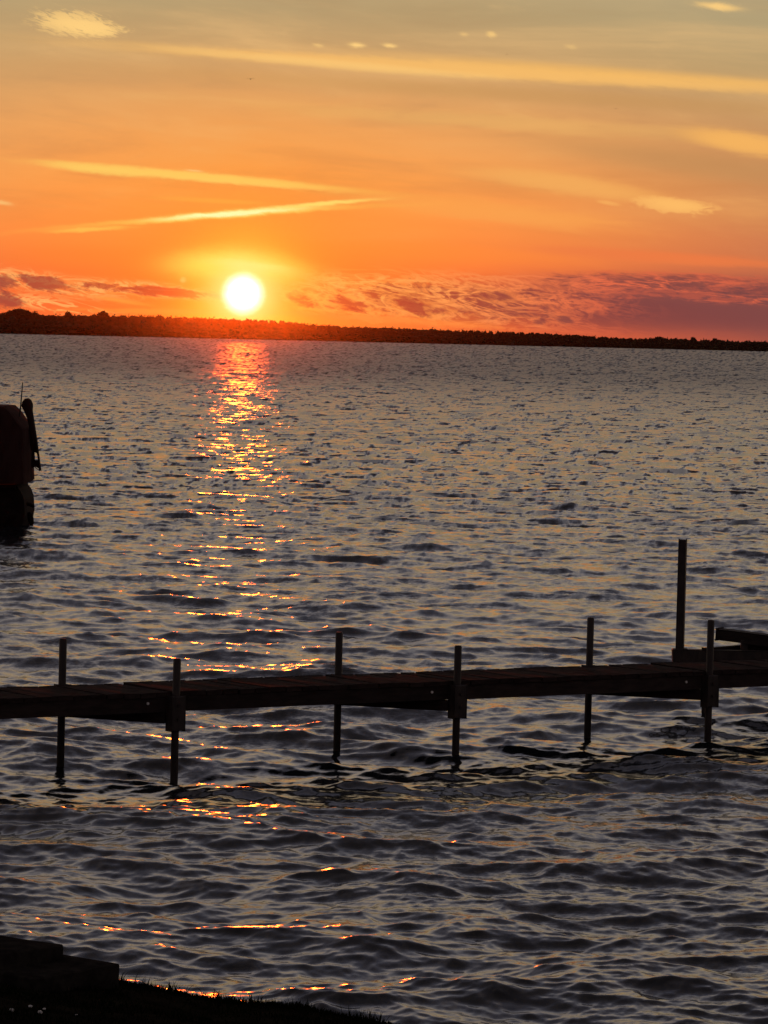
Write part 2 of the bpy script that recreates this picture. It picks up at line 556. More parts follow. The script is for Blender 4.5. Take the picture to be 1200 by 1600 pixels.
def sample(t, L, x, y):
    N = t.shape[0]
    u = (x / L) * N
    v = (y / L) * N
    i = np.floor(u).astype(int)
    j = np.floor(v).astype(int)
    fu, fv = u - i, v - j
    i0, i1, j0, j1 = i % N, (i + 1) % N, j % N, (j + 1) % N
    return (t[i0, j0] * (1 - fu) * (1 - fv) + t[i1, j0] * fu * (1 - fv) + t[i0, j1] * (1 - fu) * fv + t[i1, j1] * fu * fv)


def build_lake():
    # rows get farther apart with distance, columns fan out
    f768 = FOC * 768 / 1200
    p = [f768 * CAM_H / 9.0]
    rows = []
    while True:
        d = f768 * CAM_H / p[-1]
        rows.append(d)
        if d > 3300:
            break
        step = 0.75 if d < 60 else (0.62 if d < 130 else 0.40)
        if d < 17.5:
            step = 3.0
        p.append(max(p[-1] - step, p[-1] * 0.90))
    rows = np.array(rows)
    c = np.arange(-0.128, 0.128, 1.45 / f768)
    outer = 0.128 * np.geomspace(1.02, 9.0, 26)
    cols = np.concatenate([-outer[::-1], c, outer])
    Yg, Tg = np.meshgrid(rows, cols, indexing='ij')
    Xg = Tg * np.maximum(Yg, 14.0)
    ca, sa = math.cos(0.45), math.sin(0.45)
    Z = np.zeros_like(Xg)
    SX = np.zeros_like(Xg)
    SY = np.zeros_like(Xg)
    CX = np.zeros_like(Xg)
    CY = np.zeros_like(Xg)
    tiles = [(47.3, 1536, 5, 2.2, 0.10, 0.165, WIND, 5.0, 0.0), (23.1, 1536, 8, 0.45, 0.035, 0.100, WIND + 0.75, 3.0, 0.45),
             (311.0, 1024, 21, 7.0, 1.6, 0.024, WIND - 0.1, 2.0, 0.2)]
    for (L, N, seed, pk, mn, rms, wd, spr, rot), chk in zip(tiles, (1.3, 0.7, 1.0)):
        h, sx, sy, cx, cy = wave_tile(L, N, seed, pk, mn, rms, wd, spr)
        cr, sr = math.cos(rot), math.sin(rot)
        xs, ys = Xg * cr + Yg * sr, -Xg * sr + Yg * cr
        a, b = sample(sx, L, xs, ys), sample(sy, L, xs, ys)
        Z += sample(h, L, xs, ys)
        SX += a * cr - b * sr
        SY += a * sr + b * cr
        a, b = sample(cx, L, xs, ys), sample(cy, L, xs, ys)
        CX += chk * (a * cr - b * sr)
        CY += chk * (a * sr + b * cr)
    chop = 1.0 * np.clip((140 - Yg) / 80, 0, 1) * (np.abs(Tg) < 0.135)
    fade = np.clip((np.abs(Tg) - 0.128) / 0.1, 0, 1)
    Z = Z * (1 - fade)
    P = np.stack([Xg + CX * chop, Yg + CY * chop, Z], -1)
    # close to the viewer the slopes come from the peaked surface itself
    dc, dr = np.gradient(P, axis=1), np.gradient(P, axis=0)
    nv = np.cross(dc, dr)
    nz = np.maximum(nv[..., 2], 0.25 * np.linalg.norm(nv, axis=-1) + 1e-12)
    wn = np.clip((90 - Yg) / 50, 0, 1)
    SX = SX * (1 - wn) - nv[..., 0] / nz * wn
    SY = SY * (1 - wn) - nv[..., 1] / nz * wn
    P = P.reshape(-1, 3)
    nr, nc = Xg.shape
    idx = np.arange(nr * nc).reshape(nr, nc)
    F = np.stack([idx[:-1, :-1], idx[:-1, 1:], idx[1:, 1:], idx[1:, :-1]], -1).reshape(-1, 4)
    me = bpy.data.meshes.new('lake_water')
    me.vertices.add(len(P))
    me.vertices.foreach_set('co', P.ravel())
    me.loops.add(F.size)
    me.loops.foreach_set('vertex_index', F.ravel().astype(np.int32))
    me.polygons.add(len(F))
    me.polygons.foreach_set('loop_start', np.arange(0, F.size, 4, dtype=np.int32))
    me.polygons.foreach_set('loop_total', np.full(len(F), 4, dtype=np.int32))
    me.polygons.foreach_set('use_smooth', np.ones(len(F), dtype=bool))
    me.update()
    at_ = me.attributes.new('slope', 'FLOAT_VECTOR', 'POINT')
    at_.data.foreach_set('vector', np.stack([SX, SY, np.zeros_like(SX)], -1).astype(np.float32).ravel())
    m, nt, b = material('lake_water', 0.1, 0.5)
    b.inputs['Base Color'].default_value = (0.010, 0.013, 0.016, 1)
    b.inputs['IOR'].default_value = 1.333
    geo = nt.nodes.new('ShaderNodeNewGeometry')
    sp = nt.nodes.new('ShaderNodeSeparateXYZ')
    nt.links.new(geo.outputs['Position'], sp.inputs[0])
    px, py = X(sp.outputs[0]), X(sp.outputs[1])
    a = nt.nodes.new('ShaderNodeAttribute')
    a.attribute_name = 'slope'
    sa_ = nt.nodes.new('ShaderNodeSeparateXYZ')
    nt.links.new(a.outputs['Vector'], sa_.inputs[0])
    sx, sy = X(sa_.outputs[0]), X(sa_.outputs[1])
    far = sstep(py, 40.0, 500.0)

    def slopes(scale_x, scale_y, seed, detail):
        n = fbm(vec(px * scale_x, py * scale_y, seed), 1.0, detail, 0.55, 0.2, color=True)
        s = nt.nodes.new('ShaderNodeSeparateXYZ')
        nt.links.new(n, s.inputs[0])
        return X(s.outputs[0]) - 0.5, X(s.outputs[1]) - 0.5

    gust = fbm(vec(px * 0.35, py * 0.12, 4.0), 1.0, 3, 0.5)
    gust = sstep(gust, 0.35, 0.65) * 0.85 + 0.25
    r1 = slopes(11.0, 15.0, 1.0, 4)
    r2 = slopes(1.9, 7.0, 6.0, 3)
    k1 = gust * 0.22
    r3 = slopes(30.0, 34.0, 3.0, 2)
    k3 = gust * 0.16
    k2 = far * 0.36
    nx = sx * -1.0 + r1[0] * k1 + r3[0] * k3 + r2[0] * k2
    ny = sy * -1.0 + r1[1] * k1 + r3[1] * k3 + r2[1] * k2 - far * 0.025
    vn = nt.nodes.new('ShaderNodeVectorMath')
    vn.operation = 'NORMALIZE'
    nt.links.new(vec(nx, ny, 1.0), vn.inputs[0])
    nt.links.new(vn.outputs[0], b.inputs['Normal'])
    ro = sstep(py, 25.0, 420.0) * 0.22 + 0.13
    nt.links.new(ro.s, b.inputs['Roughness'])
    o = link('lake_water', me, m)
    tag(o, kind='structure')


build_lake()


# ------------------------------------------------------------------ far shore
TOPS = [(-120, 489), (0, 489), (20, 487), (60, 491), (100, 491.5), (150, 491), (170, 491.5), (250, 493), (300, 495), (400, 499), (450, 502), (500, 507), (550, 509.5),
        (600, 511.5), (700, 515), (800, 518.5), (850, 520.5), (900, 523.5), (950, 526.5), (1000, 529), (1030, 527.5), (1060, 528.5), (1100, 530.5),
        (1150, 532), (1200, 533.5), (1340, 537)]


def interp(tab, x):
    return float(np.interp(x, [t[0] for t in tab], [t[1] for t in tab]))


def shore_pt(x):
    """the far waterline under photo column x"""
    return on_z(x, 521.2 + (549.2 - 521.2) * x / 1200.0, 0.0)


_t = bmesh.new()
bmesh.ops.create_icosphere(_t, subdivisions=2, radius=1.0)
ICO_V = [v.co.copy() for v in _t.verts]
ICO_F = [tuple(v.index for v in f.verts) for f in _t.faces]
_t.free()


def tuft(buf, c, rx, rz, n, leaf=0.9):
    """a crown: an uneven dark heart plus loose leaf clumps round it"""
    V, F = buf
    sd_ = random.random() * 50
    i0 = len(V)
    for v in ICO_V:
        k = 0.80 + 0.55 * mnoise.noise(v * 2.3 + Vector((sd_, 0, 0)))
        V.append((c[0] + v.x * rx * k, c[1] + v.y * rx * k, c[2] + v.z * rz * k))
    F.extend((a + i0, b + i0, d + i0) for a, b, d in ICO_F)
    g = random.gauss
    for _ in range(n):
        d = Vector((g(0, 1), g(0, 1), g(0, 1))).normalized()
        r = random.uniform(0.75, 1.12)
        q = Vector((c[0] + d.x * rx * r, c[1] + d.y * rx * r, c[2] + d.z * rz * r))
        s = leaf * random.uniform(0.5, 1.3)
        a = Vector((g(0, 1), g(0, 1), g(0, 1))).normalized() * s
        b = a.cross(Vector((g(0, 1), g(0, 1), g(0, 1)))).normalized() * s
        i0 = len(V)
        V.extend([q + a, q + b, q - a * 0.7])
        F.append((i0, i0 + 1, i0 + 2))


def from_buf(name, buf, m, parent=None):
    me = bpy.data.meshes.new(name)
    me.from_pydata(buf[0], [], buf[1])
    return link(name, me, m, parent)


def build_far_shore():
    # land strip rising from the water's edge
    xs = list(range(-1200, 2401, 24))
    vs, fs = [], []
    n = 8
    for x in xs:
        b = shore_pt(x)
        top = at(x, interp(TOPS, x), b.y + 60).z
        prof = [(-3, -1.2), (0, 0.25), (8, 0.9), (34, top * 0.36), (75, top * 0.72), (140, top * 0.84), (500, top * 0.5), (1500, -4)]
        for (dd, z) in prof:
            vs.append((b.x * (1 + dd / b.y), b.y + dd, z + (mnoise.noise(Vector((x * .02, dd * .02, 0))) * 0.5 if dd > 5 else 0)))
    for i in range(len(xs) - 1):
        for j in range(n - 1):
            fs.append((i * n + j, (i + 1) * n + j, (i + 1) * n + j + 1, i * n + j + 1))
    me = bpy.data.meshes.new('far_shore')
    me.from_pydata(vs, [], fs)
    tag(link('far_shore', me, M_LAND), kind='structure')
    # the wood that covers it
    buf = ([], [])
    x = -200.0
    while x < 1400:
        b = shore_pt(x)
        left = x < 720
        for row, off in enumerate((4, 22, 48, 66)):
            xx = x + random.uniform(-4, 4)
            Y = b.y + off + random.uniform(-4, 4)
            jit = random.uniform(-0.5, 1.3) if left else random.uniform(-1.3, 1.6)
            top = at(xx, interp(TOPS, xx) + jit, Y).z
            if row < 2:
                top *= (0.55, 0.80)[row] * random.uniform(0.9, 1.08)
            rx = random.uniform(2.6, 4.4) if left else random.uniform(1.3, 2.6)
            rz = max(1.3, top * random.uniform(0.24, 0.36))
            px = at(xx, 500, Y).x
            tuft(buf, (px, Y, top - rz * .95), rx, rz, 16, 0.8 if left else 0.6)
            tuft(buf, (px + random.uniform(-2, 2), Y - 2, max(0.9, top - 2.3 * rz)), rx * 1.25, rz * 1.15, 4)
        x += 7.0 if left else 5.0
    o = from_buf('far_wood', buf, M_FOLIAGE)
    tag(o, 'dark wood reading as one mass along the far shore', 'wood', kind='stuff')
    # single crowns that stand out of it
    crowns = [(30, 481.5, 22, 'broad rounded tree, biggest crown at the left end of far shore'),
              (160, 484.5, 10, 'tree with square-topped crown standing above the left wood line'),
              (107, 486.5, 7, 'low rounded tree just left of the square-topped crown'),
              (55, 486.5, 8, 'small tree on right shoulder of the broadest far crown'),
              (250, 491, 7, 'small tree peeping over the even wood line left of the sun'),
              (1030, 525.5, 10, 'bushy tree on the rise at the right part of far shore'),
              (1083, 527.0, 4, 'narrow pointed tree right of the bushy rise on far shore'),
              (1117, 528.5, 4, 'narrow tree nearest the right end of the far shore')]
    for (cx, ty, hw, lab) in crowns:
        b = shore_pt(cx)
        Y = b.y + 45
        g = at(cx, ty, Y)
        rx = hw * Y / FOC
        ground = 2.0
        root = empty('far_tree', (g.x, Y, ground), lab, 'tree', 'trees standing out of the far wood')
        bmt = bmesh.new()
        bm_tube(bmt, [(g.x, Y, ground - 0.5), (g.x + .2, Y, (ground + g.z) / 2), (g.x - .1, Y, g.z - 1.5)], [0.35, 0.26, 0.12], 7)
        from_bm('trunk', bmt, M_TRUNK, root)
        bmc = ([], [])
        k = max(4, int(rx * 1.2))
        for i in range(k):
            t = (i + .5) / k * 2 - 1
            rr = rx * random.uniform(0.38, 0.55)
            hz = (1 - 0.55 * t * t) if hw > 5 else 1.0
            rz = min(2.6, 0.3 * (g.z - ground)) * random.uniform(.8, 1.1)
            zt = ground + (g.z - ground) * (0.72 + 0.28 * hz) - rz
            tuft(bmc, (g.x + t * rx * 0.68, Y + random.uniform(-1, 1) * rx * .4, zt), max(0.9, rr), rz, 34, leaf=0.7)
            tuft(bmc, (g.x + t * rx * 0.5, Y + random.uniform(-1, 1) * rx * .4, zt - rz), max(0.9, rr), rz, 10, leaf=0.7)
        from_buf('crown', bmc, M_FOLIAGE, root)


build_far_shore()


# ------------------------------------------------------------------ the dock
def build_dock():
    DZ = 0.64                               # deck surface above the water
    # the deck's two long edges as seen in the photograph: front lower edge and back upper edge
    ZB = DZ - 0.165
    n0, n1 = on_z(270, 1114.0, ZB), on_z(1110, 1077.5, ZB)
    f0, f1 = on_z(98, 1070.0, DZ), on_z(923, 1041.0, DZ)
    u = ((n1 - n0).normalized() + (f1 - f0).normalized())
    u.z = 0
    u.normalize()
    v = Vector((-u.y, u.x, 0))
    cN = (n0 + n1) / 2
    cN.z = 0
    cF = (f0 + f1) / 2
    cF.z = 0
    W = (cF - cN).dot(v)
    origin = cN
    root = empty('dock', cN, 'long narrow wooden dock crossing the water on thin posts', 'dock')

    def along(px, py, side):
        """spot on the near (0) or far (1) edge line seen in photo column px"""
        d = ray(px, py)
        o_ = origin + v * (W * side)
        # solve (t*d).xy = o + s*u
        s_ = (o_.y * d.x - o_.x * d.y) / (u.x * d.y - u.y * d.x)
        return o_ + u * s_

    near = [(269, 1150, 1028), (709, 1130, 1008), (1103, 1110, 968)]
    far = [(99, 1130, 998), (532, 1100, 988), (923, 1090, 965)]
    LEN = ((along(1103, 1110, 0) - along(269, 1150, 0)).length + (along(923, 1090, 1) - along(99, 1130, 1)).length) / 4

    def post(p, topz, base=-1.6):
        bm = bmesh.new()
        lean = Vector((random.uniform(-.008, .008), random.uniform(-.004, .004), 0))
        bm_tube(bm, [p + Vector((0, 0, base)), p + lean * 0.5 + Vector((0, 0, 0.3)), p + lean + Vector((0, 0, topz - 0.012)),
                     p + lean + Vector((0, 0, topz))], [0.031, 0.031, 0.031, 0.025], 14)
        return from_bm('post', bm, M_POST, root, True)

    stations = []
    for i in range(-1, 4):
        if 0 <= i < 3:
            pn, pf = along(near[i][0], near[i][1], 0), along(far[i][0], far[i][1], 1)
            zn, zf = at(near[i][0], near[i][2], pn.y).z, at(far[i][0], far[i][2], pf.y).z
        else:
            k = 0 if i < 0 else 2
            pn = along(near[k][0], near[k][1], 0) + u * LEN * (i - k)
            pf = along(far[k][0], far[k][1], 1) + u * LEN * (i - k)
            zn, zf = 1.03, 1.02
        stations.append((pn, pf))
        post(pn - v * 0.036, zn)
        post(pf + v * 0.036, zf)
    # sections between stations
    e0 = 0.022
    bounds = [(s[0] - origin).dot(u) for s in stations]
    bounds = [bounds[0] - LEN] + bounds + [bounds[-1] + LEN * 0.6]
    meshes = []
    for k in range(6):
        bm = bmesh.new()
        bm_bar(bm, (0, 0, 0), (1, 0, 0), 0.134, 0.034, 0.004, jit=0.002)
        me = bpy.data.meshes.new('plank')
        bm.to_mesh(me)
        bm.free()
        me.materials.append(M_PLANK)
        meshes.append(me)
    zoff = [0.0, -0.004, 0.002, 0.0, 0.004, 0.002]
    for s in range(len(bounds) - 1):
        a, b = bounds[s] + 0.012, bounds[s + 1] - 0.012
        dz0 = zoff[s % 6]
        zt = DZ + dz0
        # two side stringers and a middle one
        for q, nm in ((e0, 'stringer'), (W * 0.5, 'stringer'), (W - e0, 'stringer')):
            A = origin + u * a + v * q + Vector((0, 0, zt - 0.036 - 0.062))
            B = origin + u * b + v * q + Vector((0, 0, zt - 0.036 - 0.062 + 0.004))
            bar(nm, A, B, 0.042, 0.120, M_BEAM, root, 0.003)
        # end boards under the deck
        n = int((b - a) / 0.146)
        pitch = (b - a) / n
        for i in range(n):
            c = a + (i + 0.5) * pitch
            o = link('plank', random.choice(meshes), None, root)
            st = random.uniform(-0.012, 0.012)
            p0 = origin + u * c + v * (-0.008 + st) + Vector((0, 0, zt - 0.0175 + random.uniform(-.0035, .0035)))
            ln = W + 0.016
            rot = Matrix(((v.x, u.x, 0), (v.y, u.y, 0), (0, 0, 1))).to_4x4()
            mat = Matrix.Translation(p0 - root.location) @ rot @ Matrix.Rotation(random.uniform(-.012, .012), 4, 'X') @ Matrix.Diagonal((ln, 1, 1, 1))
            o.matrix_local = mat
    # cross beams and brackets at each station
    for (pn, pf) in stations:
        cen = (pn - origin).dot(u)
        cf = (pf - origin).dot(u)
        za = DZ - 0.036 - 0.122 - 0.045
        A = pn + v * 0.0 + u * -0.065 + Vector((0, 0, za))
        B = origin + u * (cf - 0.06) + v * (W - 0.0) + Vector((0, 0, za))
        bar('cross_beam', A, B, 0.05, 0.085, M_BEAM, root, 0.003)
        bm = bmesh.new()
        bm_bar(bm, pn + Vector((0, 0, DZ - 0.03)) - v * 0.046, pn + Vector((0, 0, DZ - 0.305)) - v * 0.046, 0.125, 0.09, 0.006, up=v)
        br = from_bm('bracket', bm, M_POST, root)
        for dzb in (0.10, 0.21):
            bm = bmesh.new()
            bm_tube(bm, [pn + Vector((0, 0, DZ - dzb)) - v * 0.088, pn + Vector((0, 0, DZ - dzb)) - v * 0.104], 0.014, 6)
            from_bm('bolt', bm, M_POST, br)
        bm = bmesh.new()
        bm_bar(bm, pf + Vector((0, 0, DZ + 0.0)) + v * 0.046, pf + Vector((0, 0, DZ - 0.16)) + v * 0.046, 0.085, 0.084, 0.005, up=v)
        from_bm('bracket', bm, M_POST, root)
        # small pale reflector on the stringer
        q = pn - u * 0.235 + v * (e0 - 0.022) + Vector((0, 0, DZ - 0.085))
        bm = bmesh.new()
        bm_tube(bm, [q, q - v * 0.008], 0.011, 10)
        from_bm('reflector', bm, M_REFL, root)
    return u, v, W, LEN


DOCK_U, DOCK_V, DOCK_W, DOCK_L = build_dock()


# ------------------------------------------------------------------ boat lift behind the dock's right end
def build_lift():
    D = 36.6
    base = at(1062, 1030, D)
    root = empty('boat_lift', (base.x, base.y, -1.5), 'boat lift frame with one tall post behind the right end of dock', 'boat lift')

    def P(x, y, Y=D):
        return at(x, y, Y)

    top = P(1067, 843)
    bot = Vector((top.x, top.y, P(1063, 1040).z))
    lg = P(1104, 1020, D - 0.1)
    bar('leg', Vector((lg.x, lg.y, -1.6)), lg, 0.06, 0.06, M_POST, root, 0.006, up=Vector((0.2, 1, 0)).normalized())
    o = bar('corner_post', bot, top, 0.074, 0.074, M_POST, root, 0.008, up=Vector((0.2, 1, 0)).normalized())
    # sleeve block at the foot of the post
    a, b = P(1063, 1044), P(1062, 1013)
    bar('sleeve', a, b, 0.15, 0.13, M_POST, root, 0.008, up=Vector((0, 1, 0)))
    # side beam
    bar('side_beam', P(1066, 1023.5), P(1250, 1028, D - 0.5), 0.12, 0.115, M_POST, root, 0.006)
    bar('bunk_rail', P(1100, 1018.5, D - 0.14), P(1250, 1006, D + 0.5), 0.06, 0.07, M_BEAM, root, 0.006)
    bar('bunk_support', P(1162.5, 1026, D - 0.10), P(1163, 1000, D - 0.10), 0.068, 0.05, M_POST, root, 0.005, up=Vector((0, 1, 0)))
    bar('bunk_board', P(1124, 990.5, D + 0.1), P(1260, 1008, D - 0.4), 0.14, 0.105, M_BEAM, root, 0.01)
    bar('bunk_board', P(1164, 1003, D + 0.12), P(1262, 1014, D - 0.3), 0.10, 0.115, M_BEAM, root, 0.01)
    for (x, Y) in ((1262, D - 0.6),):
        t = P(x, 1000, Y)
        bar('corner_post', Vector((t.x, t.y, -1.6)), t + Vector((0, 0, 0.1)), 0.074, 0.074, M_POST, root, 0.008, up=Vector((0.2, 1, 0)).normalized())


build_lift()


# ------------------------------------------------------------------ covered boat at the left edge
def build_boat():
    D = 69.0
    root = empty('covered_boat', at(-20, 816, D) * 1.0, 'dark canvas covered boat cut off by the left edge', 'boat')
    root.location.z = 0
    m = D / FOC

    def P(x, y, dy=0.0):
        q = at(x, y, D)
        return Vector((q.x, q.y + dy, q.z))

    # canvas cover: cross outline swept back, loosened with folds
    outl = [(-190, 752), (-190, 690), (-176, 660), (-158, 636), (-120, 630), (-60, 631), (-5, 632), (17, 633), (27, 643), (38, 657), (46.5, 668), (47.5, 690), (46, 706), (47, 722),
            (48, 738), (48.5, 752.5)]
    bm = bmesh.new()
    rings = []
    depth = [-1.2, -1.05, -0.4, 0.3, 1.0, 1.25]
    shr = [0.985, 1.0, 1.0, 0.995, 0.98, 0.9]
    cen = P(-70, 700)
    for dy, s in zip(depth, shr):
        ring = []
        for i, (x, y) in enumerate(outl):
            q = P(x, y)
            w = 0.012 * math.sin(i * 2.3 + dy * 3)
            ring.append(bm.verts.new(Vector((cen.x + (q.x - cen.x) * s + w * .5, q.y + dy, cen.z + (q.z - cen.z) * (s if s > .94 else s * .97) + w * .3))))
        rings.append(ring)
    for a, b in zip(rings, rings[1:]):
        for i in range(len(a) - 1):
            bm.faces.new((a[i], a[i + 1], b[i + 1], b[i]))
        bm.faces.new((a[-1], a[0], b[0], b[-1]))
    bm.faces.new(rings[0])
    bm.faces.new(rings[-1][::-1])
    bmesh.ops.recalc_face_normals(bm, faces=bm.faces[:])
    cover = from_bm('canvas_cover', bm, M_CANVAS, root)
    # seams and hem of the cover
    for x in (-110, -40, 12):
        bm = bmesh.new()
        yt = 634 if x < 15 else 640
        bm_tube(bm, [P(x, yt + 2, -1.10) + Vector((0, -.0, 0)), P(x, 700, -1.215), P(x, 750, -1.21)], 0.012, 6)
        from_bm('seam', bm, M_CANVAS, cover)
    # deck edge under the cover
    bar('deck', P(-186, 757), P(33, 756.5), 2.2, 0.06, M_HULL, root, 0.01)
    # pontoons: blunt rounded tubes that widen toward the water
    for dy in (-0.75, 0.75):
        bm = bmesh.new()
        outl2 = [(-180, 790, .30), (-150, 793, .36), (-60, 795, .37), (10, 795, .37), (22, 795, .33), (30, 799, .25), (35, 803, .16), (38, 806, .05)]
        pts = [P(x, y + 3, dy) for x, y, r in outl2]
        bm_tube(bm, pts, [r for *_, r in outl2], 18)
        from_bm('pontoon', bm, M_HULL, root)
    # splash guard between pontoon and deck, then the fenders hanging at the end
    bm = bmesh.new()
    poly = [(-150, 757), (34.5, 755), (37, 761), (41, 766), (45, 777), (46, 790), (46.5, 800), (44, 812), (40, 822), (-150, 826)]
    f0 = [bm.verts.new(P(x, y, -0.95)) for x, y in poly]
    f1 = [bm.verts.new(P(x, y, 0.95)) for x, y in poly]
    bm.faces.new(f0)
    bm.faces.new(f1[::-1])
    for i in range(len(poly)):
        j = (i + 1) % len(poly)
        bm.faces.new((f0[i], f0[j], f1[j], f1[i]))
    bmesh.ops.recalc_face_normals(bm, faces=bm.faces[:])
    from_bm('splash_guard', bm, M_HULL, root)
    bm = bmesh.new()
    bm_tube(bm, [P(45, 785.5, -.5), P(51, 786.5, -.5), P(56, 789, -.5), P(57.5, 791, -.5)], [0.03, 0.032, 0.03, 0.008], 8)
    from_bm('cleat', bm, M_HULL, root)
    bm = bmesh.new()
    bm_tube(bm, [P(48, 799, -.4), P(50, 803, -.4), P(51, 809, -.4), P(52.5, 815, -.4), P(53, 820, -.4)], [0.02, 0.05, 0.056, 0.045, 0.02], 9)
    from_bm('fender', bm, M_HULL, root, True)
    # whip antenna
    bm = bmesh.new()
    bm_tube(bm, [P(32.5, 656, -.3), P(35, 632, -.3), P(38, 597, -.3)], [0.016, 0.013, 0.008], 7)
    from_bm('antenna', bm, M_POST, root)

    # furled canvas leaning on the boat's end, with slack lines
    foot = P(58, 733, -.2)
    r2 = empty('furled_umbrella', foot, 'furled dark umbrella leaning outward off the covered boat', 'umbrella')
    bm = bmesh.new()
    pts = [(43.0, 622.5), (43.0, 627), (43.5, 633), (46, 643), (48.8, 654), (51, 664), (52.5, 676), (52.8, 690), (52.6, 703)]
    rad = [0.035, 0.075, 0.092, 0.066, 0.05, 0.047, 0.055, 0.05, 0.03]
    seg = 14
    rings = []
    for (x, y), r in zip(pts, rad):
        c = P(x, y, -.2)
        rings.append([bm.verts.new(c + Vector((math.cos(t), math.sin(t) * .7, 0.25 * math.cos(t + .5))) * r * (1 + 0.22 * math.cos(5 * t)))
                      for t in (2 * math.pi * k / seg for k in range(seg))])
    for a, b in zip(rings, rings[1:]):
        for k in range(seg):
            bm.faces.new((a[k], a[(k + 1) % seg], b[(k + 1) % seg], b[k]))
    bm.faces.new(rings[0])
    bm.faces.new(rings[-1])
    bmesh.ops.recalc_face_normals(bm, faces=bm.faces[:])
    from_bm('canopy', bm, M_CANVAS, r2, True)
    bm = bmesh.new()
    bm_tube(bm, [P(48, 624, -.2), P(54, 662, -.2), P(58.5, 690, -.2), P(62, 715, -.2), P(64.5, 735, -.2)], [0.026, 0.026, 0.024, 0.02, 0.024], 8)
    from_bm('pole', bm, M_POST, r2)
    # loose skirt of cloth between pole and bundle
    bm = bmesh.new()
    sk = [[(50.5, 686), (55, 690), (58.5, 692)], [(51, 703), (55.5, 706), (60, 708)], [(51.5, 718), (56.5, 718), (61.5, 718)], [(51.5, 731), (57, 728.5), (62.5, 732)]]
    g = [[bm.verts.new(P(x, y, -.2 + 0.03 * math.sin(i * 2 + j))) for j, (x, y) in enumerate(row)] for i, row in enumerate(sk)]
    for i in range(3):
        for j in range(2):
            if (i, j) != (1, 1):
                bm.faces.new((g[i][j], g[i][j + 1], g[i + 1][j + 1], g[i + 1][j]))
    ex = bmesh.ops.extrude_face_region(bm, geom=bm.faces[:])
    bmesh.ops.translate(bm, verts=[e for e in ex['geom'] if isinstance(e, bmesh.types.BMVert)], vec=(0, 0.02, 0))
    bmesh.ops.recalc_face_normals(bm, faces=bm.faces[:])
    from_bm('skirt', bm, M_CANVAS, r2)
    for pl in ([(52, 700), (51, 716), (50.8, 732)], [(58, 686), (60, 705), (62.5, 730)], [(55, 727), (58, 731), (64, 735)]):
        bm = bmesh.new()
        bm_tube(bm, [P(x, y, -.2) for x, y in pl], 0.008, 6)
        from_bm('line', bm, M_POST, r2)


build_boat()

# ------------------------------------------------------------------ near bank: soil, slabs, grass
CREST = [(-260, 1500), (0, 1514), (188, 1536), (260, 1549), (330, 1562), (380, 1568), (430, 1571), (480, 1578), (540, 1589), (600, 1600), (700, 1622), (900, 1680), (1300, 1820)]


